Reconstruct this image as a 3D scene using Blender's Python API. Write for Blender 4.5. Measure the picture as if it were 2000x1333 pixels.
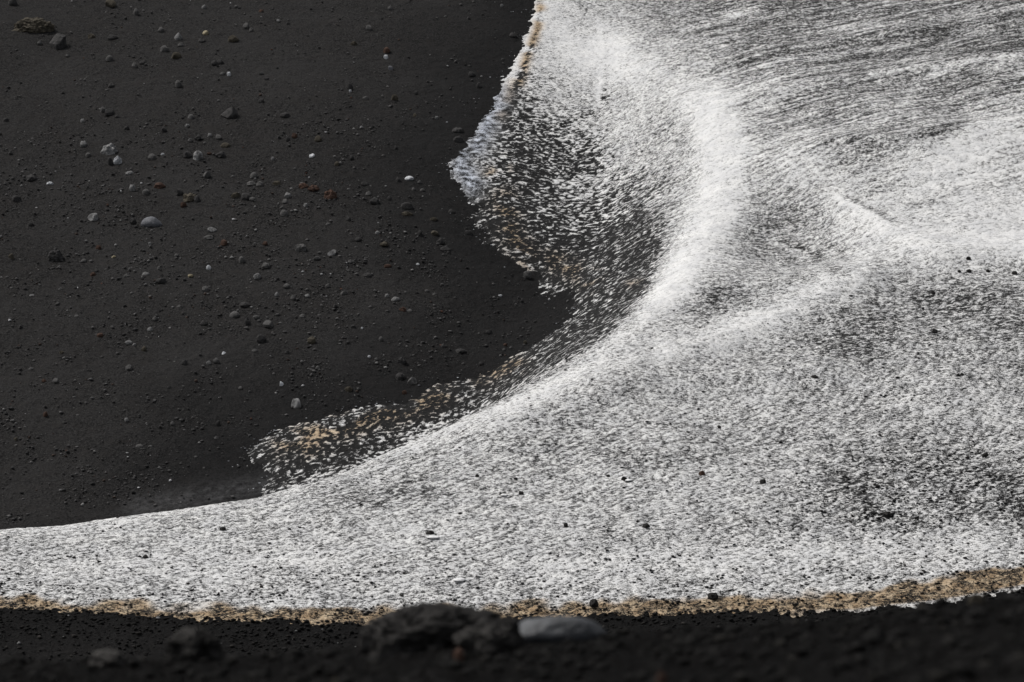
import bpy, math, random
import numpy as np

for o in list(bpy.data.objects):
    bpy.data.objects.remove(o)
scene = bpy.context.scene
col = scene.collection
random.seed(7)
rng = np.random.default_rng(11)

# ------------------------------------------------------------------ camera
CAM_Z = 10.0
FPX = 6500.0                        # focal length in pixels of the 2000 px wide photograph
PITCH = math.radians(-3.39)
cam_data = bpy.data.cameras.new('camera')
cam = bpy.data.objects.new('camera', cam_data)
col.objects.link(cam)
cam.location = (0, 0, CAM_Z)
cam.rotation_euler = (math.pi / 2 + PITCH, 0, 0)
cam_data.sensor_width = 36.0
cam_data.lens = 36.0 * FPX / 2000.0
cam_data.clip_start = 0.5
cam_data.clip_end = 3000
cam_data.dof.use_dof = True
cam_data.dof.focus_distance = 88.0
cam_data.dof.aperture_fstop = 4.0
scene.camera = cam

# ------------------------------------------------------------------ sky, sun, exposure
SUN_EL = math.radians(58)
SUN_DIR = np.array([-0.96, 0.28])   # plan direction towards the sun: left and beyond the slope
SUN_ROT = math.atan2(SUN_DIR[0], SUN_DIR[1])
world = bpy.data.worlds.new('World')
scene.world = world
world.use_nodes = True
wn = world.node_tree.nodes
wl = world.node_tree.links
wn.clear()
sky_tex = wn.new('ShaderNodeTexSky')
sky_tex.sky_type = 'NISHITA'
sky_tex.sun_disc = False
sky_tex.sun_elevation = SUN_EL
sky_tex.sun_rotation = SUN_ROT
sky_tex.dust_density = 4.0
sky_tex.air_density = 1.0
sky_tex.ozone_density = 1.0
bg = wn.new('ShaderNodeBackground')
bg.inputs['Strength'].default_value = 0.056
wo = wn.new('ShaderNodeOutputWorld')
hsv = wn.new('ShaderNodeHueSaturation')       # a cloudy, nearly colourless sky
hsv.inputs['Saturation'].default_value = 0.22
wl.new(sky_tex.outputs[0], hsv.inputs['Color'])
wl.new(hsv.outputs[0], bg.inputs['Color'])
wl.new(bg.outputs[0], wo.inputs['Surface'])

sun_data = bpy.data.lights.new('sun', 'SUN')
sun = bpy.data.objects.new('sun', sun_data)
col.objects.link(sun)
sun_data.energy = 1.5
sun_data.angle = math.radians(12)
sun_data.color = (1.0, 0.965, 0.92)
from mathutils import Vector, Euler, Matrix
sd = Vector((SUN_DIR[0] * math.cos(SUN_EL), SUN_DIR[1] * math.cos(SUN_EL), math.sin(SUN_EL)))
sun.rotation_euler = sd.to_track_quat('Z', 'Y').to_euler()

scene.view_settings.view_transform = 'Standard'
scene.view_settings.look = 'None'
scene.view_settings.gamma = 1
scene.view_settings.use_curve_mapping = False
scene.view_settings.exposure = 0.56
scene.cycles.max_bounces = 5
scene.cycles.diffuse_bounces = 2

# ------------------------------------------------------------------ noise helpers
_ang = np.linspace(0, 2 * np.pi, 256, endpoint=False)
_GX, _GY = np.cos(_ang), np.sin(_ang)


def _hash(ix, iy, seed):
    with np.errstate(over='ignore'):
        h = (ix.astype(np.uint32) * np.uint32(374761393) + iy.astype(np.uint32) * np.uint32(668265263)
             + np.uint32((seed * 2246822519) & 0xffffffff))
        h = (h ^ (h >> np.uint32(13))) * np.uint32(1274126177)
        h = h ^ (h >> np.uint32(16))
    return (h & np.uint32(255)).astype(np.int64)


def perlin(x, y, seed=0):
    x = np.asarray(x, float)
    y = np.asarray(y, float)
    x0 = np.floor(x)
    y0 = np.floor(y)
    fx, fy = x - x0, y - y0
    ix, iy = x0.astype(np.int64), y0.astype(np.int64)
    u = fx * fx * fx * (fx * (fx * 6 - 15) + 10)
    v = fy * fy * fy * (fy * (fy * 6 - 15) + 10)

    def g(dx, dy):
        h = _hash(ix + dx, iy + dy, seed)
        return _GX[h] * (fx - dx) + _GY[h] * (fy - dy)
    a = g(0, 0) * (1 - u) + g(1, 0) * u
    b = g(0, 1) * (1 - u) + g(1, 1) * u
    return (a * (1 - v) + b * v) * 1.4


def sstep(a, b, x):
    t = np.clip((x - a) / (b - a), 0, 1)
    return t * t * (3 - 2 * t)


# ------------------------------------------------------------------ picture <-> world
SP, CP = math.sin(PITCH), math.cos(PITCH)


def ray(u, v):
    """direction (per unit of y) through a pixel of the photograph"""
    a = (np.asarray(u, float) - 1000) / FPX
    b = (666.5 - np.asarray(v, float)) / FPX
    dy = CP - b * SP
    dz = SP + b * CP
    return a / dy, dz / dy


def project(x, y, z):
    zz = z - CAM_Z
    d = y * CP + zz * SP
    b = -y * SP + zz * CP
    return 1000 + FPX * x / d, 666.5 - FPX * b / d


def polyline_sd(px, py, pts):
    """distance to an open polyline, positive on its right-hand side"""
    best = np.full(px.shape, 1e18)
    sg = np.ones(px.shape)
    for (ax, ay), (bx, by) in zip(pts[:-1], pts[1:]):
        ex, ey = bx - ax, by - ay
        L = ex * ex + ey * ey
        t = np.clip(((px - ax) * ex + (py - ay) * ey) / L, 0, 1)
        qx, qy = px - ax - t * ex, py - ay - t * ey
        d = qx * qx + qy * qy
        cr = (px - ax) * ey - (py - ay) * ex
        m = d < best * (1 - 1e-9)
        best = np.where(m, d, best)
        sg = np.where(m, np.where(cr >= 0, 1.0, -1.0), sg)
    return np.sqrt(best) * sg


def polygon_sd(px, py, pts):
    """positive inside a closed polygon"""
    best = np.full(px.shape, 1e18)
    ins = np.zeros(px.shape, bool)
    n = len(pts)
    for i in range(n):
        ax, ay = pts[i]
        bx, by = pts[(i + 1) % n]
        ex, ey = bx - ax, by - ay
        L = ex * ex + ey * ey + 1e-12
        t = np.clip(((px - ax) * ex + (py - ay) * ey) / L, 0, 1)
        qx, qy = px - ax - t * ex, py - ay - t * ey
        best = np.minimum(best, qx * qx + qy * qy)
        if ay != by:
            c = ((ay > py) != (by > py)) & (px < (bx - ax) * (py - ay) / (by - ay) + ax)
            ins ^= c
    return np.where(ins, 1, -1) * np.sqrt(best)


# ------------------------------------------------------------------ the relief of the place
def front_plane(x, y):
    m = 0.20 + 0.125 * sstep(-12, 0.5, x)
    ye = np.where(y > 135, 135 + 40 * np.log1p(np.maximum(y - 135, 0) / 40), y)
    z = 0.16 + m * (ye - 70)
    # the right-hand side of the snowfield rolls in long soft waves
    z = z + 0.10 * np.maximum(x - 2, 0) * sstep(84, 104, y) * 0.8
    z = z - 0.75 * np.exp(-(((x - 7.6) / 2.3) ** 2 + ((y - 93.0) / 4.0) ** 2))      # hollow right of the rim
    z = z + 0.35 * np.exp(-(((x - 8.2) / 3.2) ** 2 + ((y - 88.9 - 0.25 * (x - 8)) / 1.3) ** 2))
    z = z + 0.45 * np.exp(-(((x - 12.5) / 3.4) ** 2 + ((y - 97.5) / 2.6) ** 2))
    z = z - 0.25 * np.exp(-(((x - 12.0) / 3.5) ** 2 + ((y - 80.0) / 2.6) ** 2))
    z = z + (0.16 * perlin(x / 5.5 + 3.1, y / 6.5, 3) + 0.10 * perlin(x / 2.4, y / 2.9, 4)) * sstep(71, 80, y)
    return z


def back_plane(x, y):
    ye = np.where(y > 135, 135 + 40 * np.log1p(np.maximum(y - 135, 0) / 40), y)
    z = 0.45 * (ye - 79.6) - 0.20 * 1.2 * np.logaddexp(0, (x + 1.6) / 1.2) + 0.03 * np.minimum(x, 0)
    z = z + 0.30 * perlin(x / 9.0, y / 11.0, 5) + 0.10 * perlin(x / 3.0, y / 3.6, 6)
    return z


def on_front(u, v):
    """where the ray through a pixel meets the front plane"""
    rx, rz = ray(u, v)
    y = 80.0
    for _ in range(40):
        z = float(front_plane(np.array([rx * y]), np.array([y]))[0])
        y2 = y - ((z - CAM_Z) - rz * y) / (0.28 - rz)
        y = y + 0.7 * (y2 - y)
    return float(rx * y), float(y)


_base_front = front_plane
RIDGES = []
for _pts, _h, _w in [([(1180, 760), (1300, 715), (1480, 655), (1600, 600), (1690, 562)], 0.22, 0.8),
                     ([(980, 835), (1180, 775), (1400, 745), (1600, 735)], 0.16, 0.8),
                     ([(1540, 335), (1640, 415), (1740, 470), (1850, 505), (2080, 500)], 0.22, 0.95),
                     ([(1500, 190), (1620, 165), (1800, 140), (2080, 105)], 0.14, 0.6),
                     ([(1450, 120), (1650, 85), (1900, 50)], 0.12, 0.6),
                     ([(1620, 290), (1800, 280), (2080, 240)], 0.22, 0.9),
                     ([(1390, 215), (1420, 320), (1395, 430), (1330, 540), (1200, 680)], 0.20, 1.0)]:
    RIDGES.append(([on_front(*q) for q in _pts], _h, _w))


def front_plane(x, y):
    z = _base_front(x, y)
    for pts, h, w in RIDGES:
        z = z + h * np.exp(-np.abs(polyline_sd(x, y, pts) / w) ** 1.6)
    return z


RIM_PX = [(-120, 1030), (0, 1018), (250, 990), (500, 955), (620, 925), (750, 873), (900, 815), (1050, 755),
          (1180, 680), (1270, 600), (1340, 510), (1400, 400), (1415, 310), (1385, 220), (1300, 150), (1190, 70),
          (1110, 0), (1060, -60)]
RIM = [on_front(*p) for p in RIM_PX]
RIM = [(RIM[0][0] - 60, RIM[0][1] - 2.0)] + RIM + [(RIM[-1][0] - 3, RIM[-1][1] + 12), (RIM[-1][0] - 4, 260)]


def relief(x, y):
    """height of the ground beyond the near bank"""
    d = polyline_sd(x, y, RIM)                 # positive on the snowfield side
    F = front_plane(x, y)
    k = 0.55 + 0.45 * sstep(2, -6, x)          # how steeply the far side of the crest falls
    soft = 0.55 + 0.55 * sstep(85, 95, y)
    drop = k * soft * np.logaddexp(0, -(d + soft * 0.3) / soft)
    S = F - drop
    B = back_plane(x, y)
    w = 0.35
    H = w * np.logaddexp(S / w, B / w)
    # valley floor in front of the snow
    w = 0.5
    floor = -2.4 + 0 * x
    return w * np.logaddexp(H / w, floor / w)


BANK_PX = [(-400, 1290), (0, 1286), (200, 1280), (420, 1276), (700, 1258), (1000, 1250), (1190, 1230), (1400, 1218),
           (1600, 1208), (1750, 1190), (2000, 1158), (2400, 1130)]
_bu = np.array([p[0] for p in BANK_PX], float)
_bv = np.array([p[1] for p in BANK_PX], float)
BANK_Y = 14.0


def bank(x, y):
    """the near bank of black cinders the camera looks over"""
    u = 1000 + FPX * x / np.maximum(y, 4)
    rx, rz = ray(u, np.interp(u, _bu, _bv))
    zc = CAM_Z + rz * BANK_Y
    z = zc + 0.105 * (BANK_Y - y) * (y < BANK_Y)
    z = z - 0.62 * 0.3 * np.logaddexp(0, (y - BANK_Y - 0.5) / 0.3) + 0.028
    return z


def height(x, y):
    x = np.asarray(x, float)
    y = np.asarray(y, float)
    return np.where(y < 40, np.maximum(bank(x, y), -2.35), relief(x, y))


def cinder_noise(x, y):
    far = 0.030 * perlin(x * 1.3, y * 1.3, 21) + 0.024 * perlin(x * 3.7, y * 3.7, 22) + 0.024 * perlin(x * 8.7, y * 7.7, 23)
    near = (0.022 * perlin(x * 2.6, y * 2.6, 24) + 0.030 * np.abs(perlin(x * 7, y * 7, 25))
            + 0.020 * np.abs(perlin(x * 17, y * 17, 26)) + 0.010 * perlin(x * 38, y * 38, 27))
    return np.where(y < 40, near - 0.050, far)


def at(u, v, y0=66.0, y1=170.0):
    """first point of the ground seen through a pixel"""
    rx, rz = ray(u, v)
    ys = np.arange(y0, y1, 0.04)
    hz = height(rx * ys, ys)
    lz = CAM_Z + rz * ys
    hit = np.nonzero(hz >= lz)[0]
    y = ys[hit[0]] if len(hit) else y1
    return float(rx * y), float(y), float(CAM_Z + rz * y)


# ------------------------------------------------------------------ outline of the snow, in plan
EDGE_PX = [(1075, -260), (1052, -80), (1046, 0), (1036, 50), (1018, 95), (1000, 135), (975, 178), (955, 215), (932, 258),
           (905, 288), (884, 312), (888, 345), (912, 375), (932, 400), (936, 440), (948, 485), (985, 505), (1030, 515),
           (1046, 540), (1062, 562), (1100, 572), (1142, 584), (1125, 612), (1075, 655), (1000, 702), (905, 745),
           (800, 783), (700, 806), (600, 826), (535, 848), (488, 880), (500, 905), (520, 925)]
LOW_U = [-300, 0, 200, 400, 600, 760, 1000, 1200, 1400, 1650, 1800, 1900, 2000, 2300]
LOW_V = [1181, 1188, 1198, 1210, 1216, 1219, 1209, 1202, 1199, 1197, 1183, 1168, 1149, 1092]
TAN_U = [-300, 0, 150, 300, 600, 900, 1100, 1300, 1500, 1700, 1850, 2000, 2300]
TAN_V = [1160, 1166, 1178, 1184, 1193, 1188, 1180, 1172, 1168, 1155, 1132, 1104, 1050]

edge = [at(*p)[:2] for p in EDGE_PX]
back = []
for (u, v) in [(500, 955), (250, 990), (0, 1018), (-120, 1030)]:
    x, y = on_front(u, v)
    back.append((x, y + 0.45))
back.append((back[-1][0] - 60, back[-1][1]))
low = [at(u, v)[:2] for u, v in zip(LOW_U, LOW_V)]
low = [(low[0][0] - 60, low[0][1])] + low + [(low[-1][0] + 60, low[-1][1] + 20)]
SNOW = [(edge[0][0] + 2, 300)] + edge + back + low + [(300, 300)]

# ------------------------------------------------------------------ how dirty the snow is
# (points in photo pixels, half width in pixels, change of the dark share)
STROKES = [
    # clean bands
    ([(1180, 90), (1270, 160), (1350, 190)], 50, -0.20),
    ([(1395, 215), (1415, 330), (1390, 440), (1310, 560)], 50, -0.45),
    ([(1400, 250), (1415, 350), (1385, 430)], 36, -0.24),
    ([(1330, 540), (1260, 625), (1150, 720), (1000, 800), (850, 850), (740, 880), (600, 932), (480, 962), (250, 995), (0, 1022)], 20, -0.22),
    ([(1300, 690), (1480, 632), (1600, 578), (1680, 545)], 32, -0.30),
    ([(1560, 330), (1640, 400), (1740, 455), (1850, 490), (2050, 480)], 55, -0.28),
    ([(1800, 330), (1900, 290), (2050, 255)], 55, -0.34),
    ([(1880, 390), (2050, 420)], 70, -0.28),
    ([(1075, 20), (1090, 80), (1130, 110), (1180, 120)], 45, -0.34),
    ([(1060, 1120), (1400, 1110), (1700, 1080), (2000, 1060)], 30, -0.12),
    ([(150, 1080), (500, 1090), (800, 1060)], 60, -0.07),
    ([(1450, 300), (1520, 180)], 40, -0.12),
    ([(1050, -20), (1040, 40), (1024, 95), (1004, 140), (980, 185)], 9, -0.34),
    # thin drift lines
    ([(1170, 55), (1176, 120), (1168, 200)], 5, -0.35), ([(1180, 70), (1185, 130), (1178, 200)], 5, 0.22),
    ([(1635, 392), (1680, 415), (1730, 445)], 6, -0.40), ([(1645, 388), (1690, 408), (1740, 436)], 5, 0.30),
    ([(1333, 64), (1400, 48), (1480, 26)], 5, -0.22), ([(1515, 136), (1610, 116), (1720, 97)], 5, -0.18),
    ([(1650, 70), (1720, 55)], 5, -0.2), ([(1400, 215), (1460, 185), (1520, 162)], 6, -0.25),
    ([(1520, 135), (1640, 122), (1730, 110)], 6, 0.25), ([(1850, 110), (2000, 92)], 7, 0.25), ([(1900, 35), (2010, 18)], 6, -0.18),
    ([(1700, 150), (1850, 130), (2010, 108)], 6, -0.3), ([(1720, 265), (1800, 268), (1880, 250)], 8, 0.24),
    ([(1800, 258), (1900, 240)], 6, 0.2), ([(1545, 478), (1600, 510), (1660, 545)], 9, 0.2),
    ([(1610, 470), (1660, 520)], 8, 0.15),
    # dirty patches
    ([(1056, -20), (1050, 60), (1032, 110), (1012, 165), (1000, 215)], 7, 0.30),
    ([(985, 230), (1000, 330), (985, 420), (985, 480)], 66, 0.26),
    ([(1060, 290), (1130, 320)], 55, 0.25),
    ([(1040, 440), (1120, 470), (1200, 470), (1240, 440)], 80, 0.32),
    ([(1060, 540), (1180, 520), (1260, 500)], 45, 0.30),
    ([(1150, 580), (1210, 570), (1260, 560)], 32, 0.36),
    ([(1190, 610), (1130, 660), (1020, 725), (900, 780), (780, 825), (690, 860)], 40, 0.50),
    ([(640, 880), (560, 895), (500, 895)], 45, 0.24),
    ([(740, 862), (640, 902), (540, 932)], 24, 0.55),
    ([(1480, 480), (1520, 440), (1580, 400)], 55, 0.14),
    ([(1420, 580), (1380, 610), (1350, 660)], 42, 0.16),
    ([(1640, 640), (1720, 610), (1850, 590), (2050, 560)], 65, 0.13),
    ([(1600, 690), (1760, 660), (2050, 640)], 60, 0.10),
    ([(1950, 700), (2050, 720)], 60, 0.08),
    ([(1660, 960), (1780, 930), (1900, 960), (2050, 1000)], 75, 0.16),
    ([(1880, 930), (2050, 960)], 60, 0.10),
    ([(1700, 1015), (1780, 1025)], 28, 0.15),
    ([(1300, 20), (1600, 30), (2050, 40)], 70, 0.16),
    ([(1450, 120), (1750, 100), (2050, 70)], 50, 0.08),
    ([(1540, 200), (1800, 190), (2050, 190)], 55, 0.10),
    ([(620, 975), (700, 985), (800, 960)], 28, 0.14),
    ([(1080, 900), (1300, 880), (1500, 850), (1700, 850)], 45, 0.06),
]


def stroke_field(u, v, pts, r):
    best = np.full(u.shape, 1e12)
    for (ax, ay), (bx, by) in zip(pts[:-1], pts[1:]):
        ex, ey = bx - ax, by - ay
        t = np.clip(((u - ax) * ex + (v - ay) * ey) / (ex * ex + ey * ey), 0, 1)
        best = np.minimum(best, (u - ax - t * ex) ** 2 + (v - ay - t * ey) ** 2)
    return np.exp(-best / (r * r))


# ------------------------------------------------------------------ one grid for the ground and the snow
def spaced(a, b, s0, grow):
    out = [a]
    s = s0
    while out[-1] < b:
        out.append(out[-1] + s)
        s *= grow
    return out


tc = list(np.arange(-0.186, 0.1861, 0.00058))
out = spaced(0.186, 3.0, 0.0012, 1.22)[1:]
T = np.array([-t for t in reversed(out)] + tc + out)
Y = np.array(list(np.arange(2.5, 8.0, 0.25)) + list(np.arange(8.0, 15.6, 0.03)) + list(np.arange(15.6, 26, 0.5))
             + list(np.arange(26, 66.5, 2.0)) + list(np.arange(66.6, 80, 0.045)) + list(np.arange(80, 121, 0.06))
             + spaced(121.2, 700, 0.3, 1.1))
NR, NC = len(Y), len(T)
GX = (Y[:, None] * T[None, :])
GY = np.repeat(Y[:, None], NC, 1)
H0 = height(GX, GY)
U, V = project(GX, GY, H0)
far_row = Y > 60
DM = np.full(GX.shape, -50.0)
DM[far_row] = polygon_sd(GX[far_row], GY[far_row], SNOW)
rag = 0.34 * perlin(GX * 0.9, GY * 0.7, 31) + 0.22 * perlin(GX * 2.8, GY * 2.2, 32) + 0.12 * perlin(GX * 7, GY * 5, 33)
front_edge = sstep(76, 72, GY)
rag = rag * (1 - 0.5 * sstep(640, 700, V) * (GY > 78)) + 0.22 * perlin(GX * 11, GY * 8, 34) * stroke_field(U, V, [(890, 300), (915, 370)], 50)
DMR = DM + rag * (1 - 0.55 * front_edge) * (0.13 + 0.87 * sstep(150, 330, V))

# clumps of snow: domes with creases between them
def turned(x, y, deg):
    c_, s_ = math.cos(math.radians(deg)), math.sin(math.radians(deg))
    return x * c_ + y * s_, -x * s_ + y * c_


def tperlin(x, y, fx_, fy_, deg, seed):
    return perlin(*turned(x * fx_, y * fy_, deg), seed)


gxw = GX + 0.13 * tperlin(GX, GY, 2.3, 2.3, 20, 41) + 0.06 * tperlin(GX, GY, 6, 6, 50, 45)
gyw = GY + 0.13 * tperlin(GX, GY, 2.3, 2.3, 65, 42) + 0.06 * tperlin(GX, GY, 6, 6, 10, 46)
fs_ = sstep(78, 84, GY) * sstep(6.5, 2.5, GX + 0.5 * perlin(GX, GY, 49))
n1 = np.abs(tperlin(gxw, gyw, 5.8, 7.4, 37, 43)) * (1 - fs_) + np.abs(tperlin(gxw, gyw, 5.2, 6.6, 30, 48)) * fs_
n2 = np.abs(tperlin(gxw, gyw, 9.0, 9.0, 62, 44))
n3 = tperlin(GX, GY, 7.5, 8.5, 23, 47)
far_side = fs_
RD = np.full(GX.shape, 5.0)
RD[far_row] = polyline_sd(GX[far_row], GY[far_row], RIM)
rows = sstep(600, 760, V)
n4 = (0.6 * tperlin(GX, RD, 2.6, 7.5, 4, 56) + 0.5 * tperlin(GX, RD, 4.5, 13.0, -4, 57)) * rows
n4 = n4 + (0.6 * tperlin(GX, GY, 2.6, 6.5, -6, 58) + 0.5 * tperlin(GX, GY, 4.5, 11.0, 5, 59)) * (1 - rows)
raw = 0.30 * n4 * (1 - 0.7 * far_side) + (0.30 + 0.25 * far_side) * n1 + (0.34 - 0.1 * far_side) * n2 + (0.28 - 0.12 * far_side) * n3
samp = np.sort(raw[far_row].ravel()[::97])
CL = np.interp(raw, samp, np.linspace(0, 1, len(samp)))

DIRT = np.full(GX.shape, 0.475)
for pts, r, dv in STROKES:
    fld = dv * stroke_field(U, V, pts, r)
    if pts[-1] == (0, 1022):                       # the wind-scoured crest itself
        fld = fld * sstep(-0.5, 0.1, RD)
    if pts[0] == (1190, 610) or pts[0] in ((640, 880), (740, 862)) or pts[0] == (1150, 580):
        fld = fld * sstep(-0.2, -0.9, RD)
    DIRT += fld
# wind lines on the upper right of the snowfield
ca, sa = math.cos(math.radians(23)), math.sin(math.radians(23))
al, ac = GX * ca + GY * sa, -GX * sa + GY * ca
lines = 0.30 * perlin(al / 5.0, ac / 0.62, 51) + 0.6 * perlin(al / 3.2, ac / 0.26, 52) + 0.7 * perlin(al / 2.0, ac / 0.15, 55)
upper = sstep(480, 300, V) * sstep(1280, 1450, U)
DIRT += (0.36 * lines + 0.06) * upper
DIRT += 0.10 * perlin(GX / 1.4, GY / 1.7, 53) + 0.09 * perlin(GX / 0.55, GY / 0.7, 54)
DIRT += 0.10 * lines * (1 - upper) * 0.5
DIRT += 0.22 * sstep(0.9, 0.0, DM) * (1 - front_edge) * sstep(180, 330, V)
SOFT = 1 - 0.9 * fs_ * sstep(0.36, 0.72, DIRT) * sstep(0.2, -0.9, RD)
SOFT = np.minimum(SOFT, 1 - 0.35 * sstep(0.52, 0.75, DIRT) * (V > 480))
DIRT = np.clip(DIRT, 0.02, 0.87)

tv = np.interp(U, TAN_U, TAN_V)
lv = np.interp(U, LOW_U, LOW_V)
TAN = sstep(-5, 7, V - tv - 4 + 14 * perlin(GX * 1.7, GY * 1.7, 61)) * (GY < 77) * (V < 1330)
TAN = TAN * (1 - 0.9 * sstep(-7, -2, V - lv) * sstep(1500, 1720, U))
DIRT = np.clip(DIRT + (0.10 + 0.22 * perlin(GX * 2.2, GY * 2.2, 63)) * TAN, 0.02, 0.92)
# ochre stains along the melting rim on the far side
stain = np.zeros(GX.shape)
for pts, r, a in [([(1058, 0), (1050, 60), (1030, 110), (1015, 165)], 11, 1.0), ([(985, 330), (960, 350)], 16, 0.9),
                  ([(985, 400), (1000, 470), (1030, 505)], 26, 0.95), ([(1080, 515), (1150, 550)], 22, 0.9),
                  ([(1010, 715), (940, 745)], 20, 0.9), ([(860, 780), (700, 830), (560, 870)], 30, 0.95),
                  ([(640, 850), (600, 880)], 28, 0.9), ([(1230, 560), (1250, 560)], 10, 0.6),
                  ([(1010, 150), (980, 230)], 14, 0.5)]:
    stain = np.maximum(stain, a * stroke_field(U, V, pts, r))
TAN = np.maximum(TAN, stain * sstep(-0.25, 0.2, perlin(GX * 1.1, GY * 1.1, 62) + 0.15) * (GY > 78))
# thin bluish frost along the upper rim
FROST = np.maximum(stroke_field(U, V, [(905, 300), (900, 330), (925, 365)], 22),
                   stroke_field(U, V, [(975, 195), (950, 250), (930, 290)], 24))
HAZE = np.maximum(0.30 * stroke_field(U, V, [(260, 990), (420, 966), (560, 938), (640, 918)], 22), 0)  # soft haze just above the crest, painted into the cinder colour


def grid_faces(mask):
    """quads whose four corners are all inside mask"""
    m = mask[:-1, :-1] & mask[1:, :-1] & mask[:-1, 1:] & mask[1:, 1:]
    r, c = np.nonzero(m)
    i = r * NC + c
    return np.stack([i, i + 1, i + NC + 1, i + NC], 1)


def sheet(name, Z, mask, attrs, mat):
    quads = grid_faces(mask)
    used, inv = np.unique(quads, return_inverse=True)
    quads = inv.reshape(-1, 4)
    co = np.stack([GX.ravel()[used], GY.ravel()[used], Z.ravel()[used]], 1)
    me = bpy.data.meshes.new(name)
    me.vertices.add(len(co))
    me.vertices.foreach_set('co', co.ravel().astype(np.float32))
    me.loops.add(quads.size)
    me.loops.foreach_set('vertex_index', quads.ravel().astype(np.int32))
    me.polygons.add(len(quads))
    me.polygons.foreach_set('loop_start', np.arange(0, quads.size, 4, dtype=np.int32))
    me.polygons.foreach_set('loop_total', np.full(len(quads), 4, np.int32))
    me.polygons.foreach_set('use_smooth', np.ones(len(quads), bool))
    for k, A in attrs.items():
        at_ = me.attributes.new(k, 'FLOAT', 'POINT')
        at_.data.foreach_set('value', A.ravel()[used].astype(np.float32))
    me.update()
    me.validate()
    me.materials.append(mat)
    o = bpy.data.objects.new(name, me)
    col.objects.link(o)
    o['kind'] = 'structure'
    return o


# ------------------------------------------------------------------ materials
class Nodes:
    def __init__(self, name):
        self.m = bpy.data.materials.new(name)
        self.m.use_nodes = True
        self.t = self.m.node_tree
        self.n = self.t.nodes
        self.b = self.n['Principled BSDF']

    def new(self, kind, **kw):
        n = self.n.new(kind)
        for k, v in kw.items():
            setattr(n, k, v)
        return n

    def put(self, sock, v):
        if isinstance(v, (int, float, tuple, list)):
            sock.default_value = v
        else:
            self.t.links.new(v, sock)

    def attr(self, name):
        return self.new('ShaderNodeAttribute', attribute_name=name).outputs['Fac']

    def math(self, op, a, b=0.0, clamp=False):
        n = self.new('ShaderNodeMath', operation=op, use_clamp=clamp)
        self.put(n.inputs[0], a)
        self.put(n.inputs[1], b)
        return n.outputs[0]

    def noise(self, scale, detail=3.0, rough=0.55, vec=None, stretch=None):
        n = self.new('ShaderNodeTexNoise')
        n.inputs['Scale'].default_value = scale
        n.inputs['Detail'].default_value = detail
        n.inputs['Roughness'].default_value = rough
        if vec is not None:
            self.put(n.inputs['Vector'], vec)
        return n.outputs['Fac']

    def ramp(self, fac, lo, hi):
        n = self.new('ShaderNodeMapRange', interpolation_type='SMOOTHSTEP')
        self.put(n.inputs[0], fac)
        n.inputs[1].default_value = lo
        n.inputs[2].default_value = hi
        return n.outputs[0]

    def mix(self, f, a, b):
        n = self.new('ShaderNodeMix', data_type='RGBA')
        self.put(n.inputs[0], f)
        for s, v in ((n.inputs[6], a), (n.inputs[7], b)):
            self.put(s, v if not isinstance(v, tuple) else (*v[:3], 1.0))
        return n.outputs[2]

    def bump(self, h, strength, dist):
        n = self.new('ShaderNodeBump')
        n.inputs['Strength'].default_value = strength
        n.inputs['Distance'].default_value = dist
        self.put(n.inputs['Height'], h)
        self.t.links.new(n.outputs[0], self.b.inputs['Normal'])

    def finish(self, colour, rough=0.9, spec=0.15):
        self.put(self.b.inputs['Base Color'], colour)
        self.put(self.b.inputs['Roughness'], rough)
        self.b.inputs['Specular IOR Level'].default_value = spec
        return self.m


def geo_pos(N):
    return N.new('ShaderNodeNewGeometry').outputs['Position']


def cinder_material():
    N = Nodes('black_cinder')
    p = geo_pos(N)
    grain = N.noise(17, 5, 0.75, p)
    patch = N.noise(0.35, 4, 0.6, p)
    tint = N.noise(2.3, 3, 0.6, p)
    c = N.mix(N.ramp(grain, 0.36, 0.66), (0.009, 0.0088, 0.0089), (0.062, 0.0600, 0.0595))
    c2 = N.mix(N.ramp(tint, 0.45, 0.75), c, (0.038, 0.0355, 0.0345))
    c3 = N.mix(N.math('MULTIPLY', N.ramp(patch, 0.35, 0.7), 0.45), c2, (0.048, 0.047, 0.0472))
    vo = N.new('ShaderNodeTexVoronoi')
    vo.inputs['Scale'].default_value = 9.0
    N.put(vo.inputs['Vector'], p)
    hue = N.new('ShaderNodeSeparateColor')
    N.t.links.new(vo.outputs['Color'], hue.inputs[0])
    speck = N.math('MULTIPLY', N.math('LESS_THAN', vo.outputs['Distance'], 0.20), N.math('GREATER_THAN', hue.outputs[0], 0.82))
    c4 = N.mix(N.math('MULTIPLY', speck, 0.5), c3, (0.09, 0.087, 0.085))
    # cinders by the snow darkened for meltwater and for slope shading put into colour
    c4 = N.mix(N.math('MULTIPLY', N.attr('wet_shade'), 0.62), c4, (0.0095, 0.0097, 0.0105))
    # pale haze over the crest, put into the colour of the cinders
    c5 = N.mix(N.math('MULTIPLY', N.attr('haze'), N.ramp(N.noise(5, 4, 0.7, p), 0.25, 0.8)), c4, (0.30, 0.30, 0.31))
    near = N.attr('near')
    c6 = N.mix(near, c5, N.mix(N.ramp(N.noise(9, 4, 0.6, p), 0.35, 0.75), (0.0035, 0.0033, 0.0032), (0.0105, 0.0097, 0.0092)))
    h = N.math('ADD', N.math('MULTIPLY', grain, 0.7), N.math('MULTIPLY', N.noise(60, 3, 0.6, p), 0.3))
    N.bump(h, 1.0, 0.12)
    return N.finish(c6, 0.95, 0.08)


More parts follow.
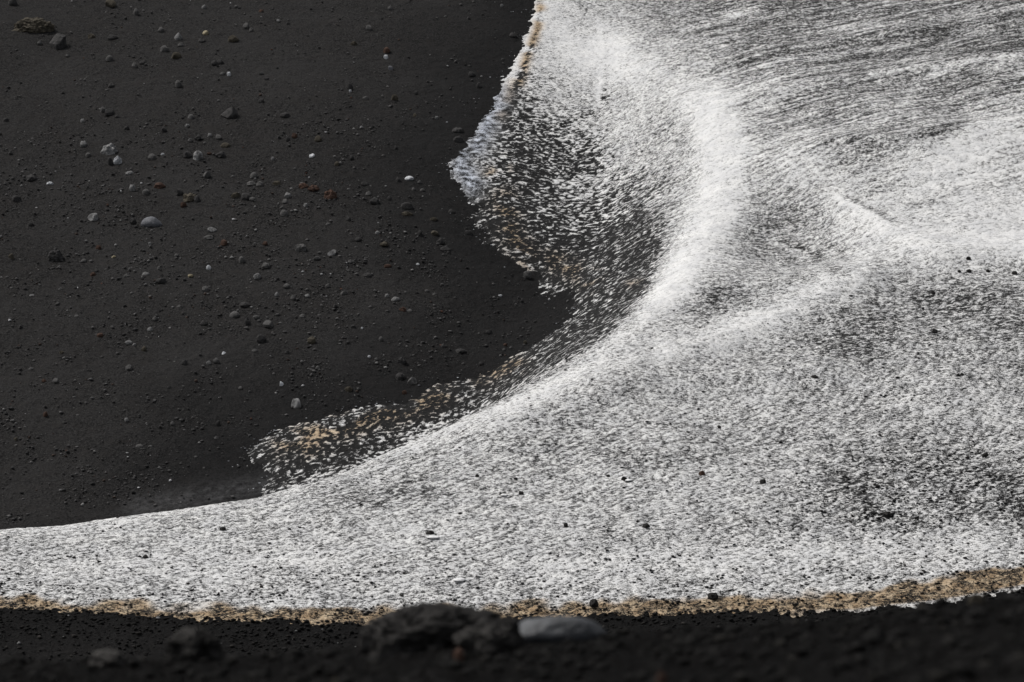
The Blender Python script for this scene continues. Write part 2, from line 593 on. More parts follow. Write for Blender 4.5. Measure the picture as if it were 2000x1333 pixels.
def snow_material():
    N = Nodes('ash_covered_snow')
    p = geo_pos(N)
    cl, dirt, tan, frost = N.attr('clump'), N.attr('dirt'), N.attr('tan'), N.attr('frost')
    st = N.new('ShaderNodeVectorMath', operation='MULTIPLY')
    N.put(st.inputs[0], p)
    st.inputs[1].default_value = (0.8, 1.5, 1.5)
    sp_ = st.outputs[0]
    fine = N.noise(15, 5, 0.74, sp_)
    finer = N.noise(42, 3, 0.65, sp_)
    soft = N.attr('soft')                       # 1 where old snow is packed and grey, 0 where it melts into clumps
    f = N.math('ADD', N.math('MULTIPLY', N.math('SUBTRACT', fine, 0.5), 3.2),
               N.math('MULTIPLY', N.math('SUBTRACT', finer, 0.5), 2.6))
    f = N.math('MULTIPLY', f, N.math('ADD', N.math('MULTIPLY', soft, 0.6), 0.4))
    cc = N.math('ADD', N.math('MULTIPLY', N.math('SUBTRACT', cl, 0.5), N.math('SUBTRACT', 1.05, N.math('MULTIPLY', soft, 0.52))), 0.5)
    val = N.math('SUBTRACT', N.math('ADD', cc, f), dirt)
    wid = N.math('ADD', N.math('MULTIPLY', soft, 0.20), 0.15)
    white = N.ramp(N.math('DIVIDE', val, wid), -1.0, 0.9)
    # bluish thin frost of separate crystals
    fr = N.ramp(N.math('ADD', N.noise(34, 4, 0.85, p), N.math('MULTIPLY', N.noise(3.5, 3, 0.6, p), 0.8)), 0.84, 1.04)
    white2 = N.mix(frost, white, fr)
    vary = N.noise(1.6, 3, 0.6, p)
    clean = N.mix(N.ramp(vary, 0.3, 0.7), (0.76, 0.765, 0.775), (0.90, 0.90, 0.895))
    clean = N.mix(N.math('MULTIPLY', N.ramp(N.noise(7, 4, 0.7, p), 0.42, 0.68), N.math('SUBTRACT', 0.75, N.math('MULTIPLY', soft, 0.5))), clean, (0.46, 0.455, 0.445))
    clean = N.mix(N.math('MULTIPLY', frost, 0.8), clean, (0.64, 0.70, 0.82))
    ochre = N.mix(N.ramp(N.noise(4.5, 4, 0.65, p), 0.35, 0.7), (0.42, 0.30, 0.185), (0.66, 0.53, 0.37))
    clean = N.mix(tan, clean, ochre)
    ash = N.mix(N.ramp(fine, 0.35, 0.7), (0.009, 0.009, 0.0093), (0.025, 0.0247, 0.0247))
    c = N.mix(white2, ash, clean)
    h = N.math('ADD', N.math('MULTIPLY', cl, 0.5), N.math('MULTIPLY', fine, 0.6))
    N.bump(h, 0.5, 0.05)
    return N.finish(c, 0.85, 0.12)


CINDER = cinder_material()
SNOWM = snow_material()

cn = cinder_noise(GX, GY)
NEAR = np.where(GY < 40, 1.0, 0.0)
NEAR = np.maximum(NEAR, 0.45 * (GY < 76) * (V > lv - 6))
WET_SHADE = sstep(-5.5, -0.1, DM + 1.3 * perlin(GX / 2.5, GY / 2.5, 81)) * (GY > 60)  # wetness by the snow and painted shading of the slope's edge
thick = np.clip(DMR * 0.16, -0.12, 0.08)
amp = 0.012 + 0.014 * far_side * sstep(120, 300, V)
snow_z = H0 + thick + amp * (CL - 0.35) + 0.4 * cn
sheet('ground', H0 + cn, (DMR < 0.75), {'haze': HAZE, 'near': NEAR, 'wet_shade': WET_SHADE}, CINDER)
sheet('snow_field', snow_z, (DMR > -0.5) & (GY > 60), {'clump': CL, 'soft': SOFT, 'dirt': DIRT, 'tan': TAN, 'frost': FROST}, SNOWM)


# ------------------------------------------------------------------ stones: shapes
def icosphere(sub):
    import bmesh
    bm = bmesh.new()
    bmesh.ops.create_icosphere(bm, subdivisions=sub, radius=1.0)
    v = np.array([x.co[:] for x in bm.verts])
    f = np.array([[y.index for y in x.verts] for x in bm.faces])
    bm.free()
    return v, f


ICO = {k: icosphere(k) for k in (1, 2, 3, 4, 5)}


def noise3(p, f, seed):
    return (perlin(p[:, 0] * f + 7.7 * seed, p[:, 1] * f + 3.1, seed) + perlin(p[:, 1] * f, p[:, 2] * f + 5.9 * seed, seed + 1)
            + perlin(p[:, 2] * f + 1.3, p[:, 0] * f - 2.7 * seed, seed + 2)) / 1.8


def stone_verts(style, seed, sub):
    r = np.random.default_rng(seed)
    v, f = ICO[sub]
    v = v.copy()
    if style == 'lumpy':                        # rough scoria
        d = 1 + 0.30 * noise3(v, 1.6, seed) + 0.20 * np.abs(noise3(v, 3.6, seed + 9)) - 0.10
        if sub >= 3:
            d += 0.16 * np.abs(noise3(v, 7.0, seed + 17)) + 0.06 * noise3(v, 15.0, seed + 23)
        v *= d[:, None]
    else:
        cuts = 9 if style == 'angular' else 6
        v *= (1 + 0.12 * noise3(v, 1.3, seed))[:, None]
        for _ in range(cuts):
            n = r.normal(size=3)
            n /= np.linalg.norm(n)
            if style == 'smooth':
                n[2] = abs(n[2]) * 0.5
                n /= np.linalg.norm(n)
            off = r.uniform(0.50, 0.86) if style == 'angular' else r.uniform(0.7, 0.92)
            over = np.maximum(v @ n - off, 0)
            v -= over[:, None] * n[None, :] * (0.97 if style == 'angular' else 0.8)
        v *= (1 + (0.045 if style == 'angular' else 0.02) * noise3(v, 5.0, seed + 5))[:, None]
    v[:, 2] = np.where(v[:, 2] < -0.45, -0.45 + 0.2 * (v[:, 2] + 0.45), v[:, 2])
    lo, hi = v.min(0), v.max(0)
    v[:, 0] = (v[:, 0] - (lo[0] + hi[0]) / 2) / (hi[0] - lo[0]) * 2
    v[:, 1] = (v[:, 1] - (lo[1] + hi[1]) / 2) / (hi[1] - lo[1]) * 2
    v[:, 2] = (v[:, 2] - lo[2]) / (hi[2] - lo[2])
    return v, f


def mesh_from(name, v, f, mat, smooth=False):
    me = bpy.data.meshes.new(name)
    me.from_pydata(v.tolist(), [], f.tolist())
    me.polygons.foreach_set('use_smooth', np.full(len(f), smooth))
    me.materials.append(mat)
    me.update()
    return me


def stone_material(name, lo, hi, patch=None, amount=0.0, scale=9.0, spec=0.15, rough=0.85):
    N = Nodes(name)
    tc_ = N.new('ShaderNodeTexCoord').outputs['Object']
    info = N.new('ShaderNodeObjectInfo')
    add = N.new('ShaderNodeVectorMath', operation='ADD')
    N.put(add.inputs[0], tc_)
    N.t.links.new(info.outputs['Location'], add.inputs[1])
    p = add.outputs[0]
    n = N.noise(scale, 5, 0.65, p)
    c = N.mix(N.ramp(n, 0.3, 0.7), lo, hi)
    if patch:
        c = N.mix(N.math('MULTIPLY', N.ramp(N.noise(scale * 0.45, 4, 0.7, p), 0.46, 0.58), amount), c, patch)
    h = N.math('ADD', N.noise(scale * 3, 4, 0.7, p), n)
    N.bump(h, 0.7, 0.03)
    return N.finish(c, rough, spec)


MAT = {
    'g': stone_material('grey_stone', (0.06, 0.059, 0.058), (0.165, 0.162, 0.16)),
    'd': stone_material('dark_stone', (0.026, 0.0255, 0.0255), (0.078, 0.076, 0.076)),
    'p': stone_material('pale_grey_stone', (0.16, 0.16, 0.16), (0.37, 0.37, 0.37), (0.06, 0.06, 0.06), 0.6),
    'w': stone_material('whitish_stone', (0.45, 0.47, 0.50), (0.76, 0.78, 0.80), (0.10, 0.10, 0.11), 0.6),
    'r': stone_material('rust_red_stone', (0.046, 0.032, 0.027), (0.115, 0.066, 0.048)),
    'b': stone_material('brown_stone', (0.046, 0.041, 0.033), (0.125, 0.11, 0.085)),
    'y': stone_material('cream_stone', (0.22, 0.19, 0.12), (0.42, 0.37, 0.26), (0.10, 0.08, 0.05), 0.5),
    's': stone_material('blue_grey_stone', (0.075, 0.080, 0.092), (0.16, 0.165, 0.182), spec=0.3, rough=0.6),
    'k': stone_material('black_scoria', (0.004, 0.0039, 0.0038), (0.060, 0.057, 0.055), scale=10),
    'kb': stone_material('brown_black_scoria', (0.009, 0.0086, 0.0082), (0.080, 0.076, 0.072), scale=11),
    'sm': stone_material('smooth_grey_stone', (0.075, 0.08, 0.088), (0.20, 0.21, 0.225), (0.03, 0.032, 0.036), 0.7, scale=5, spec=0.3, rough=0.55),
    'sn': stone_material('clean_snow_lump', (0.86, 0.87, 0.88), (0.90, 0.90, 0.90), spec=0.1),
}
COLOUR = {'g': 'grey', 'd': 'dark grey', 'p': 'pale grey', 'w': 'whitish', 'r': 'rust red', 'b': 'brown', 'y': 'cream coloured'}


def spot(u, v, y0=66.0, y1=170.0):
    x, y, z = at(u, v, y0, y1)
    return x, y, float(height(np.array([x]), np.array([y]))[0])


def snow_lift(u, v):
    return 0.11


def tag(o, label, cat, group=None):
    o['label'] = label
    o['category'] = cat
    if group:
        o['group'] = group


def single(name, u, v, w, h, style, kind, label, cat='stone', sub=4, seed=1, lift=0.0, group=None, deep=0.85, y0=66.0, y1=170.0,
           turn=None, smooth=False):
    """one stone: centre u, foot v, width and height in photo pixels, given its true size where it stands"""
    x, y, z = spot(u, v, y0, y1)
    k = math.hypot(y, CAM_Z - z) / FPX
    vv, ff = stone_verts(style, seed, sub)
    vv = vv * np.array([w * k / 2, w * k / 2 * deep, h * k * 1.12])
    o = bpy.data.objects.new(name, mesh_from(name, vv, ff, MAT[kind], smooth))
    o.location = (x, y + w * k / 2 * deep * 0.8, z + lift - h * k * 0.10)
    if turn:
        o.rotation_euler = turn
    col.objects.link(o)
    tag(o, label, cat, group)
    return o


# ------------------------------------------------------------------ the large stones of the black slope
G1 = 'large stones on the black slope'
LAND = []            # landmarks for the wording of the small stones: (u, v, words)


def major(name, u, vc, w, h, style, kind, label, words, seed, sub=4, **kw):
    single(name, u, vc + h * 0.42, w, h, style, kind, label, 'rock' if w > 24 else 'stone', sub=sub, seed=seed, group=G1, **kw)
    if words:
        LAND.append((u, vc, words))


major('boulder', 62, 53, 88, 32, 'lumpy', 'b', 'long crumbly olive brown outcrop at the upper left of the black slope', 'the crumbly outcrop', 31, 5, deep=0.5)
major('boulder', 111, 84, 34, 31, 'angular', 'd', 'dark faceted boulder just below right of the crumbly olive outcrop', 'the dark faceted boulder', 32)
major('boulder', 447, 224, 34, 24, 'angular', 'd', 'broad dark angular boulder alone in the upper middle of the black slope', 'the broad dark boulder', 35)
major('boulder', 212, 294, 34, 23, 'lumpy', 'p', 'pale brownish grey boulder just above the round white speckled stone', None, 34)
major('stone', 229, 315, 17, 17, 'lumpy', 'w', 'round white speckled stone below the pale boulder', 'the round white stone', 35, 3)
major('stone', 386, 306, 20, 20, 'lumpy', 'p', 'knobbly pale grey stone standing beside a small red stone', 'the knobbly pale stone', 36, 3)
major('boulder', 295, 436, 43, 20, 'smooth', 's', 'largest smooth blue grey slab on the black slope', 'the blue grey slab', 37, 4, smooth=False)
major('stone', 181, 426, 24, 15, 'angular', 'p', 'pale pointed slab left of the blue grey slab', None, 38)
major('boulder', 107, 502, 30, 26, 'lumpy', 'd', 'lumpy dark rock at the left of the black slope below the pale pointed slab', 'the lumpy dark rock', 39)
major('stone', 645, 382, 26, 20, 'lumpy', 'r', 'largest rust red rock of the red patch near the slope centre', 'the red rock', 40)
major('stone', 612, 370, 24, 13, 'lumpy', 'r', 'flat rust red rock in the middle of the red patch', None, 41)
major('stone', 593, 365, 20, 11, 'lumpy', 'r', 'leftmost low rust red rock of the red patch', None, 42)
major('stone', 587, 486, 25, 14, 'lumpy', 'g', 'wide grey lumpy stone near the slope centre below the red patch', 'the wide grey stone', 43)
major('stone', 648, 496, 17, 12, 'angular', 'p', 'pale angular stone right of the wide grey stone', None, 44, 3)
major('stone', 799, 350, 18, 8, 'smooth', 'w', 'flat whitish stone on the black slope left of the frosty snow tip', 'the flat whitish stone', 45, 3)
major('stone', 755, 100, 14, 11, 'smooth', 'r', 'round orange red stone directly above a small white stone', 'the round red stone', 46, 3)
major('stone', 754, 113, 10, 8, 'angular', 'w', 'small white stone directly below the round orange red stone', None, 47, 3)
major('stone', 763, 134, 10, 9, 'angular', 's', 'small bluish stone below the round red and white pair', None, 48, 3)
major('stone', 401, 65, 12, 9, 'smooth', 'y', 'cream coloured stone near the top of the black slope', 'the cream stone', 49, 3)
major('stone', 24, 6, 17, 14, 'smooth', 'd', 'rounded dark stone at the very top left corner', None, 50, 3)
major('stone', 578, 791, 21, 18, 'angular', 'p', 'blocky pale grey stone just above the lower ochre snow rim', 'the blocky pale stone', 51)
major('stone', 550, 751, 8, 9, 'angular', 'w', 'brightest small white stone above the blocky pale stone', None, 52, 2)
major('stone', 785, 707, 19, 17, 'lumpy', 'd', 'lumpy dark stone standing upright above the grey angular stone', 'the upright dark stone', 53)
major('stone', 805, 747, 19, 16, 'angular', 'g', 'grey angular stone just above the speckled snow band', 'the grey angular stone', 54)
major('stone', 782, 737, 21, 14, 'lumpy', 'd', 'low dark stone touching the left of the grey angular stone', None, 55)
major('stone', 1029, 539, 19, 15, 'angular', 'g', 'grey wedge shaped stone right against the scalloped snow edge', 'the grey wedge stone', 56)
major('stone', 786, 607, 14, 10, 'lumpy', 'r', 'rust red stone beside a flat grey chip on the lower slope', 'the lower red stone', 57, 3)
major('stone', 407, 524, 10, 9, 'angular', 'w', 'bluish white stone in the lower middle of the black slope', 'the bluish white stone', 58, 2)
major('stone', 609, 305, 11, 8, 'angular', 'w', 'small bright white stone above the red patch', None, 59, 2)
major('stone', 370, 388, 32, 18, 'lumpy', 'b', 'dark brown crumbling rock upper right of the blue grey slab', 'the crumbling brown rock', 60)
major('stone', 437, 691, 9, 7, 'angular', 'w', 'small white stone alone at lower left centre of the black slope', None, 61, 2)
major('stone', 894, 256, 24, 11, 'lumpy', 'd', 'flat dark stone close above the frosty snow tip', None, 62, 3)

SMALL = """77 85 9 8 g;216 9 22 13 b;265 26 11 13 g;398 15 9 8 p;461 14 7 5 g;510 23 9 6 r;544 42 7 6 p;314 60 12 9 g;348 74 14 13 p;353 90 12 8 g;
319 98 17 13 g;344 111 18 12 b;178 73 14 9 b;220 75 20 10 d;394 81 15 8 d;455 78 20 12 b;480 53 12 11 g;490 60 9 8 g;213 116 14 11 g;132 110 9 6 g;
262 130 11 11 g;278 124 11 8 d;418 125 13 9 d;430 123 12 10 d;447 147 8 8 w;434 146 9 7 g;510 145 8 5 g;521 155 10 5 d;348 166 13 12 g;217 169 12 7 d;
200 217 11 11 g;213 222 17 14 d;229 229 9 6 d;373 231 12 10 g;365 247 9 6 p;510 199 13 9 d;557 227 18 9 d;161 238 9 8 p;11 236 11 7 d;247 251 10 9 d;
320 255 11 9 d;216 317 9 13 d;162 284 15 11 p;172 304 11 8 g;253 340 17 7 p;366 305 17 13 d;408 302 10 5 r;296 309 16 13 g;318 303 7 4 w;387 270 14 10 d;
371 276 9 8 g;427 270 12 10 g;409 266 9 7 p;440 286 19 9 b;430 304 20 12 d;545 270 8 7 d;562 274 9 8 d;575 267 11 10 r;622 273 14 11 b;533 312 7 7 p;
657 322 9 9 b;403 343 14 12 g;258 370 13 12 p;285 376 15 10 g;312 365 22 11 r;350 378 13 12 d;358 402 12 10 r;385 391 12 12 d;495 345 15 11 g;490 360 17 8 g;
508 362 14 10 g;540 360 15 8 b;460 384 17 10 b;480 386 20 12 d;493 391 12 8 g;562 383 13 10 p;557 396 12 8 g;597 403 9 7 p;555 419 15 12 g;62 349 28 12 d;
97 359 14 5 w;31 391 17 12 d;258 433 13 8 d;210 401 5 4 r;137 381 11 5 d;762 17 9 8 g;720 57 13 10 g;691 87 12 7 b;921 147 13 9 d;935 168 12 11 d;
915 37 7 6 d;980 13 6 6 p;1002 70 14 8 d;685 172 10 12 d;684 179 5 5 w;714 193 12 6 g;771 193 13 11 b;812 183 7 6 d;810 227 7 7 b;852 231 7 6 p;
706 250 8 5 p;895 274 18 11 d;687 310 9 8 d;773 290 7 6 d;779 353 12 10 d;819 357 8 6 g;712 362 15 8 d;807 372 7 7 g;825 372 9 5 g;720 381 11 9 g;
730 395 18 13 d;794 405 22 13 d;794 420 22 8 b;761 389 9 8 d;882 415 14 8 d;847 430 14 7 b;413 451 18 10 p;408 467 20 9 g;436 476 13 11 r;517 478 10 7 r;
192 485 10 8 r;22 504 10 10 b;293 477 7 5 p;163 511 11 7 g;182 538 12 7 r;188 531 9 6 d;222 504 9 5 y;310 525 8 7 g;285 537 14 6 p;345 501 9 6 g;
372 541 11 6 y;315 550 20 10 d;248 541 12 7 g;472 509 13 12 g;520 522 16 11 g;502 542 15 11 p;618 506 15 7 g;400 568 16 12 g;540 577 8 8 p;573 584 10 9 g;
118 567 9 6 g;62 578 10 4 p;478 598 20 9 d;458 617 20 11 g;483 631 12 14 d;500 622 14 8 g;522 636 20 13 g;398 634 14 10 d;293 645 11 8 p;302 624 9 8 g;
195 657 12 8 r;250 671 14 8 p;262 675 7 5 p;280 684 10 9 b;497 687 11 6 g;607 667 16 13 b;510 664 17 13 d;252 721 15 10 g;360 712 12 10 d;422 706 11 9 g;
408 710 10 7 p;108 746 12 9 g;85 746 9 5 r;60 722 9 5 g;247 822 8 7 p;337 829 9 8 g;425 829 9 9 d;88 811 9 9 r;272 874 15 7 g;422 858 9 6 g;
737 457 9 7 p;819 457 9 10 d;849 457 15 8 b;915 457 16 9 d;860 474 17 12 d;750 479 16 9 b;869 489 20 8 d;816 518 7 4 w;757 521 14 6 r;684 513 10 7 g;
717 539 20 9 d;672 574 14 8 g;756 579 9 6 p;773 586 17 8 p;800 609 12 5 g;849 576 8 5 g;977 579 8 4 w;744 664 9 9 g;955 651 12 8 d;867 678 14 9 d;
900 687 20 8 d;986 675 8 6 r;680 762 14 9 b;940 712 10 6 d;721 698 6 5 w;790 768 9 7 r;707 643 5 4 w;1026 670 7 6 b;834 569 8 5 g;640 440 9 6 g;
680 430 11 8 d;700 470 12 8 d;640 560 9 7 g;600 580 10 6 p;560 560 12 8 g;655 600 9 7 d;690 640 9 6 d;590 620 12 8 g;560 690 10 7 d;620 720 9 6 g;
40 640 8 6 d;150 620 9 6 g;120 690 10 6 b;330 760 9 6 d;470 760 9 6 g;180 780 8 5 g;30 860 7 6 b;350 600 9 6 g;60 440 10 7 d;20 300 9 7 d"""
STYLES = ('lumpy', 'angular', 'lumpy', 'smooth')
PROTO = {}
for kind in 'gdpwrby':
    for j in range(5):
        vv, ff = stone_verts(STYLES[j % 4], 100 + 13 * j + ord(kind), 2)
        PROTO[kind, j] = mesh_from('stone', vv, ff, MAT[kind])


def place_words(u, v, used):
    """where a small stone lies, told from the nearest large one"""
    best = sorted(LAND, key=lambda q: math.hypot(q[0] - u, (q[1] - v) * 1.2))[0]
    dx, dy = u - best[0], v - best[1]
    d = math.hypot(dx, dy)
    hor = 'left' if dx < 0 else 'right'
    ver = 'above' if dy < 0 else 'below'
    if abs(dx) > 2.2 * abs(dy):
        way = hor + ' of'
    elif abs(dy) > 2.2 * abs(dx):
        way = ver
    else:
        way = ver + ' and ' + hor + ' of'
    far = 'close ' if d < 45 else ('' if d < 110 else 'far ')
    return f'{far}{way} {best[2]}'


small = []
for item in SMALL.replace('\n', '').split(';'):
    u, v, w, h, kind = item.split()
    small.append((float(u), float(v), float(w), float(h), kind))


def wording(u, v, w, h, kind, second=False):
    size = 'tiny' if w < 9.5 else ('small' if w < 15 else 'mid sized')
    shape = ('flat ' if h < 0.55 * w else ('blocky ' if h > 0.9 * w else ''))
    if second:
        q = sorted(LAND, key=lambda q: math.hypot(q[0] - u, (q[1] - v) * 1.2))
        return f'{size} {shape}{COLOUR[kind]} stone between {q[0][2]} and {q[1][2]}'
    return f'{size} {shape}{COLOUR[kind]} stone lying {place_words(u, v, None)}'


TEXTS = [wording(*q) for q in small]
TEXTS = [wording(*q, second=(k % 2 == 1 or TEXTS.count(t) > 2)) if TEXTS.count(t) > 1 and k > TEXTS.index(t) else t
         for k, (t, q) in enumerate(zip(TEXTS, small))]
def by_place(u, v, w, h, kind):
    q = sorted(LAND, key=lambda q: math.hypot(q[0] - u, (q[1] - v) * 1.2))
    return f'tiny {COLOUR[kind]} stone between {q[0][2]} and {q[2][2]}'


TEXTS = [wording(*q, second=True) if TEXTS.count(t) > 1 and k > TEXTS.index(t) else t for k, (t, q) in enumerate(zip(TEXTS, small))]
TEXTS = [by_place(*q) if TEXTS.count(t) > 1 and k > TEXTS.index(t) else t for k, (t, q) in enumerate(zip(TEXTS, small))]
for i, (u, v, w, h, kind) in enumerate(small):
    o = bpy.data.objects.new('stone', PROTO[kind, i % 5])
    x, y, z = spot(u, v + h * 0.42)
    k = math.hypot(y, CAM_Z - z) / FPX
    w *= 1.08
    h *= 1.10
    o.scale = (w * k / 2, w * k / 2 * random.uniform(0.7, 1.0), h * k * 1.1)
    o.rotation_euler = (random.uniform(-0.2, 0.2), random.uniform(-0.15, 0.15), random.choice((0, math.pi)) + random.uniform(-0.5, 0.5))
    o.location = (x, y + w * k * 0.3, z - h * k * 0.06)
    col.objects.link(o)
    tag(o, TEXTS[i], 'stone', 'small stones on the black slope')

# ------------------------------------------------------------------ things lying on the snow
G2 = 'dark stones lying on the snow'
for (u, v, w, h, kind, words) in [
        (840, 1051, 16, 7, 'k', 'black stone on the lower snow with a clean white patch right below'),
        (1262, 1037, 15, 8, 'k', 'black stone on the lower snow right of centre'),
        (1219, 945, 11, 7, 'k', 'black stone on the snow between the red stone and the crest'),
        (1018, 972, 9, 6, 'k', 'small black stone on the snow right of a tiny white patch'),
        (978, 974, 6, 5, 'k', 'tiny black stone on the snow beside a tiny white patch'),
        (932, 938, 8, 5, 'k', 'small black stone on the snow nearest below the crest'),
        (1007, 943, 7, 4, 'k', 'tiny flat black stone on the snow above the small white patch'),
        (1105, 1034, 8, 6, 'k', 'small black stone at the middle of the lower snow'),
        (1188, 938, 7, 4, 'k', 'tiny black stone on the snow left of the larger black one'),
        (1371, 934, 12, 8, 'r', 'single rust red stone lying on the right hand snow'),
        (1591, 745, 14, 6, 'k', 'black flat stone on the snow in the right middle'),
        (1872, 741, 8, 5, 'k', 'left one of two black stones side by side on the right snow'),
        (1879, 739, 7, 5, 'k', 'right one of two black stones side by side on the right snow'),
        (1892, 513, 9, 6, 'k', 'topmost black stone on the snow near the right edge'),
        (1893, 538, 10, 6, 'k', 'black stone just under the topmost one near the right edge'),
        (1874, 538, 7, 4, 'k', 'tiny black stone left of a pair near the right edge'),
        (1930, 538, 8, 5, 'k', 'small black stone in the row near the right edge, second from right'),
        (1982, 541, 10, 6, 'k', 'black stone at the right end of the row near the right edge'),
        (1823, 579, 7, 6, 'k', 'small black stone on the snow below the row of black stones'),
        (1826, 655, 10, 8, 'k', 'black stone in the dirty snow patch right of centre'),
        (1405, 843, 7, 6, 'k', 'small black stone on the snow between two faint dark patches'),
        (1490, 950, 12, 8, 'k', 'dark stone on the snow right of the red stone'),
        (1733, 1016, 20, 10, 'k', 'largest black stone in the dark cluster on the lower right snow'),
        (1925, 897, 12, 6, 'k', 'black stone at the top of the dark cluster by the right edge'),
        (1393, 1176, 20, 12, 'k', 'black stone lying on the ochre snow rim right of centre'),
        (1160, 1190, 16, 13, 'k', 'black stone on the ochre rim above the smooth grey stone'),
        (435, 1042, 12, 6, 'k', 'black stone on the lower left snow'),
        (284, 1096, 10, 6, 'k', 'small black stone at far left of the lower snow')]:
    single('stone', u, v + h * 0.4, w * 1.1, h * 1.15, 'lumpy', kind, words, 'stone', sub=3, seed=int(u), lift=0.085, group=G2)
for (u, v, w, h, words) in [(897, 1143, 25, 8, 'bright white oval patch of bare snow on the lower snowfield'),
                            (846, 1059, 25, 6, 'clean white snow patch right below a black stone'),
                            (985, 977, 15, 4, 'thin white snow patch beside two tiny black stones'),
                            (1228, 948, 14, 4, 'thin white snow patch beneath the black stone left of the red one')]:
    o = single('snow_patch', u, v + h * 0.5, w, h * 0.6, 'smooth', 'sn', words, 'snow patch', sub=3, seed=int(u), lift=0.115,
               group='bare white snow patches', deep=1.0, smooth=True)
    o.scale.y = 1.3

# ------------------------------------------------------------------ stones on the near bank, close to the camera
def near(name, u, y, w, top, style, kind, label, seed, deep=0.8, sub=5, smooth=False, turn=None):
    rx, rz = ray(u, top)
    x = float(rx * y)
    ztop = CAM_Z + float(rz) * y
    z = float(height(np.array([x]), np.array([y]))[0])
    k = y / FPX
    hgt = max(ztop - z, 0.02) + 0.035
    vv, ff = stone_verts(style, seed, sub)
    vv = vv * np.array([w * k / 2, w * k / 2 * deep, hgt])
    o = bpy.data.objects.new(name, mesh_from(name, vv, ff, MAT[kind], smooth))
    o.location = (x, y, z - 0.035)
    if turn:
        o.rotation_euler = turn
    col.objects.link(o)
    tag(o, label, 'rock' if w > 60 else 'stone', 'stones on the near bank')


near('boulder', 852, 13.6, 300, 1176, 'lumpy', 'k', 'large blurred black rough rock in the foreground, highest on the bank', 201, 0.7)
near('boulder', 948, 13.0, 130, 1214, 'lumpy', 'kb', 'blurred brownish rock leaning against the right of the big black rock', 202)
near('boulder', 990, 13.3, 75, 1203, 'lumpy', 'k', 'small blurred grey black lump between the big black rock and the smooth grey stone', 207)
near('boulder', 1088, 13.55, 200, 1203, 'smooth', 'sm', 'long smooth blue grey stone lying on the near black bank', 203, 0.35, smooth=True)
near('stone', 716, 13.3, 34, 1226, 'lumpy', 'k', 'small black stone at the left foot of the big black rock', 204, sub=4)
near('stone', 752, 12.8, 60, 1238, 'lumpy', 'kb', 'small brownish stone in front of the left end of the big black rock', 205, sub=4)
near('boulder', 380, 13.4, 118, 1224, 'lumpy', 'kb', 'blurred black rock standing alone left on the near bank', 206)
near('stone', 212, 13.2, 80, 1268, 'lumpy', 'kb', 'low blurred dark stone at the far left of the near bank', 208, sub=4)
near('stone', 896, 12.4, 22, 1268, 'lumpy', 'r', 'small reddish pebble on the bank below the big black rock', 209, sub=3)
near('stone', 1908, 13.3, 34, 1166, 'lumpy', 'b', 'reddish brown stone on top of the bank at far right', 210, sub=4)
near('stone', 1292, 9.6, 24, 1318, 'lumpy', 'r', 'small reddish pebble at the bottom edge right of centre', 211, sub=3)
near('stone', 656, 9.4, 40, 1320, 'lumpy', 'b', 'small brownish pebble at the bottom edge left of centre', 212, sub=3)


# ------------------------------------------------------------------ cinders too many to count
def pebble_material():
    N = Nodes('loose_cinder')
    at_ = N.new('ShaderNodeAttribute', attribute_name='tone')
    N.m.node_tree.links.new(at_.outputs['Color'], N.b.inputs['Base Color'])
    N.b.inputs['Roughness'].default_value = 0.9
    N.b.inputs['Specular IOR Level'].default_value = 0.12
    return N.m


PEB = pebble_material()
AREA = np.zeros(GX.shape)
AREA[:-1, :-1] = np.abs((GY[1:, :-1] - GY[:-1, :-1]) * (GX[:-1, 1:] - GX[:-1, :-1]))
VIEW = (np.abs(T)[None, :] < 0.183) & np.ones((NR, 1), bool)


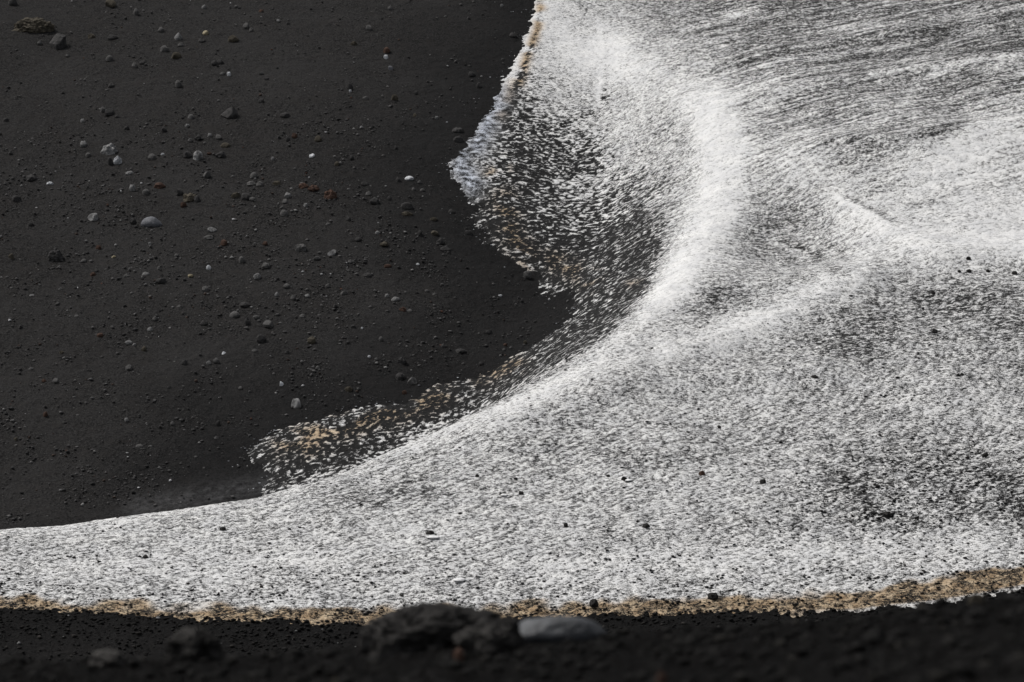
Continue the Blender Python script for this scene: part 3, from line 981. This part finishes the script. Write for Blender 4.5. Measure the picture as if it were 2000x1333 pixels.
def scatter(name, count, weight, Z, rmin, rmax, power, palette, flat=0.7, sink=0.2):
    w = (weight * AREA * VIEW).ravel()
    idx = rng.choice(w.size, count, p=w / w.sum())
    x = GX.ravel()[idx] + rng.uniform(-0.03, 0.03, count)
    y = GY.ravel()[idx] + rng.uniform(-0.03, 0.03, count)
    z = Z.ravel()[idx]
    r = rmin + (rmax - rmin) * rng.random(count) ** power
    base, faces = ICO[1]
    nv = len(base)
    v = base[None] * (1 + rng.uniform(-0.33, 0.33, (count, nv, 1)))
    v = v * np.stack([rng.uniform(0.8, 1.35, count), rng.uniform(0.8, 1.2, count), flat * rng.uniform(0.7, 1.25, count)], 1)[:, None, :]
    a = rng.uniform(0, 6.283, count)
    c, s = np.cos(a)[:, None], np.sin(a)[:, None]
    vx, vy = v[..., 0] * c - v[..., 1] * s, v[..., 0] * s + v[..., 1] * c
    P = np.stack([vx * r[:, None] + x[:, None], vy * r[:, None] + y[:, None],
                  v[..., 2] * r[:, None] + (z + r * flat * (1 - 2 * sink))[:, None]], -1).reshape(-1, 3)
    F = (faces[None] + (np.arange(count) * nv)[:, None, None]).reshape(-1, 3)
    me = bpy.data.meshes.new(name)
    me.vertices.add(len(P))
    me.vertices.foreach_set('co', P.ravel().astype(np.float32))
    me.loops.add(F.size)
    me.loops.foreach_set('vertex_index', F.ravel().astype(np.int32))
    me.polygons.add(len(F))
    me.polygons.foreach_set('loop_start', np.arange(0, F.size, 3, dtype=np.int32))
    me.polygons.foreach_set('loop_total', np.full(len(F), 3, np.int32))
    probs = np.array([p[0] for p in palette], float)
    cols = np.array([p[1] for p in palette], float)
    pick = rng.choice(len(palette), count, p=probs / probs.sum())
    tone = cols[pick] * rng.uniform(0.7, 1.35, (count, 1))
    rgba = np.ones((count, nv, 4), np.float32)
    rgba[..., :3] = tone[:, None, :]
    ca_ = me.attributes.new('tone', 'FLOAT_COLOR', 'POINT')
    ca_.data.foreach_set('color', rgba.ravel())
    me.update()
    me.validate()
    me.materials.append(PEB)
    o = bpy.data.objects.new(name, me)
    col.objects.link(o)
    o['kind'] = 'stuff'
    return o


groundz = H0 + cn
tone_slope = [(50, (0.047, 0.0465, 0.0465)), (38, (0.10, 0.098, 0.097)), (3, (0.060, 0.045, 0.038)), (5.0, (0.19, 0.188, 0.185)),
              (0.8, (0.45, 0.45, 0.46)), (0.4, (0.10, 0.052, 0.038))]
dens = 0.22 + 0.9 * sstep(-0.1, 0.3, perlin(GX / 2.2, GY / 2.6, 71)) + 1.6 * sstep(0.22, 0.5, perlin(GX / 0.8, GY / 1.1, 73))
dens = dens * (0.35 + 0.9 * sstep(130, 400, V)) * (0.45 + 0.55 * sstep(-0.3, -2.5, DM))
scatter('loose_cinders', 26000, dens * (DM < -0.2) * (GY > 79) * (GY < 122), groundz, 0.010, 0.052, 6.0, tone_slope)
front_w = 0.25 + 2.6 * sstep(1040, 1170, V) * (U < 2100) + 1.0 * sstep(700, 1000, V) * sstep(900, 1700, U)
for pts, r in [([(1560, 1000), (1700, 960), (1780, 1020)], 60), ([(1760, 930), (1900, 960), (2050, 1010)], 60), ([(1700, 1018), (1780, 1026)], 26)]:
    front_w = front_w + 4.0 * stroke_field(U, V, pts, r)
front_w = front_w + 5.0 * TAN * (GY < 78)
front_w *= 0.35 + 0.65 * sstep(-0.1, 0.3, perlin(GX / 0.8, GY / 0.9, 72))
scatter('ash_grains_on_snow', 6000, front_w * (DM > 0.02) * (GY < 88), snow_z, 0.012, 0.044, 3.2,
        [(90, (0.014, 0.014, 0.014)), (10, (0.03, 0.026, 0.024))], flat=0.5, sink=0.15)
scatter('snow_flecks', 1400, np.exp(-np.maximum(-DMR, 0) / 0.22) * (DMR < 0.0) * (DM > -1.2) * (GY > 78) * (0.2 + sstep(0.0, 0.3, perlin(GX, GY, 74))), groundz,
        0.008, 0.034, 2.5, [(60, (0.6, 0.62, 0.66)), (40, (0.35, 0.36, 0.39))], flat=0.35, sink=0.3)
scatter('foot_cinders', 5000, (DM < 0.05) * (GY > 66) * (GY < 75) * (V > 1150) * (sstep(-3.0, -0.1, DM) + 0.2), groundz, 0.014, 0.05, 2.6,
        [(90, (0.012, 0.0118, 0.0115)), (8, (0.03, 0.028, 0.026)), (1, (0.2, 0.2, 0.2))])
scatter('bank_cinders', 5000, (GY > 8) * (GY < 15.2) * 1.0, groundz, 0.004, 0.030, 3.2,
        [(90, (0.008, 0.0077, 0.0074)), (8, (0.016, 0.015, 0.0135))])
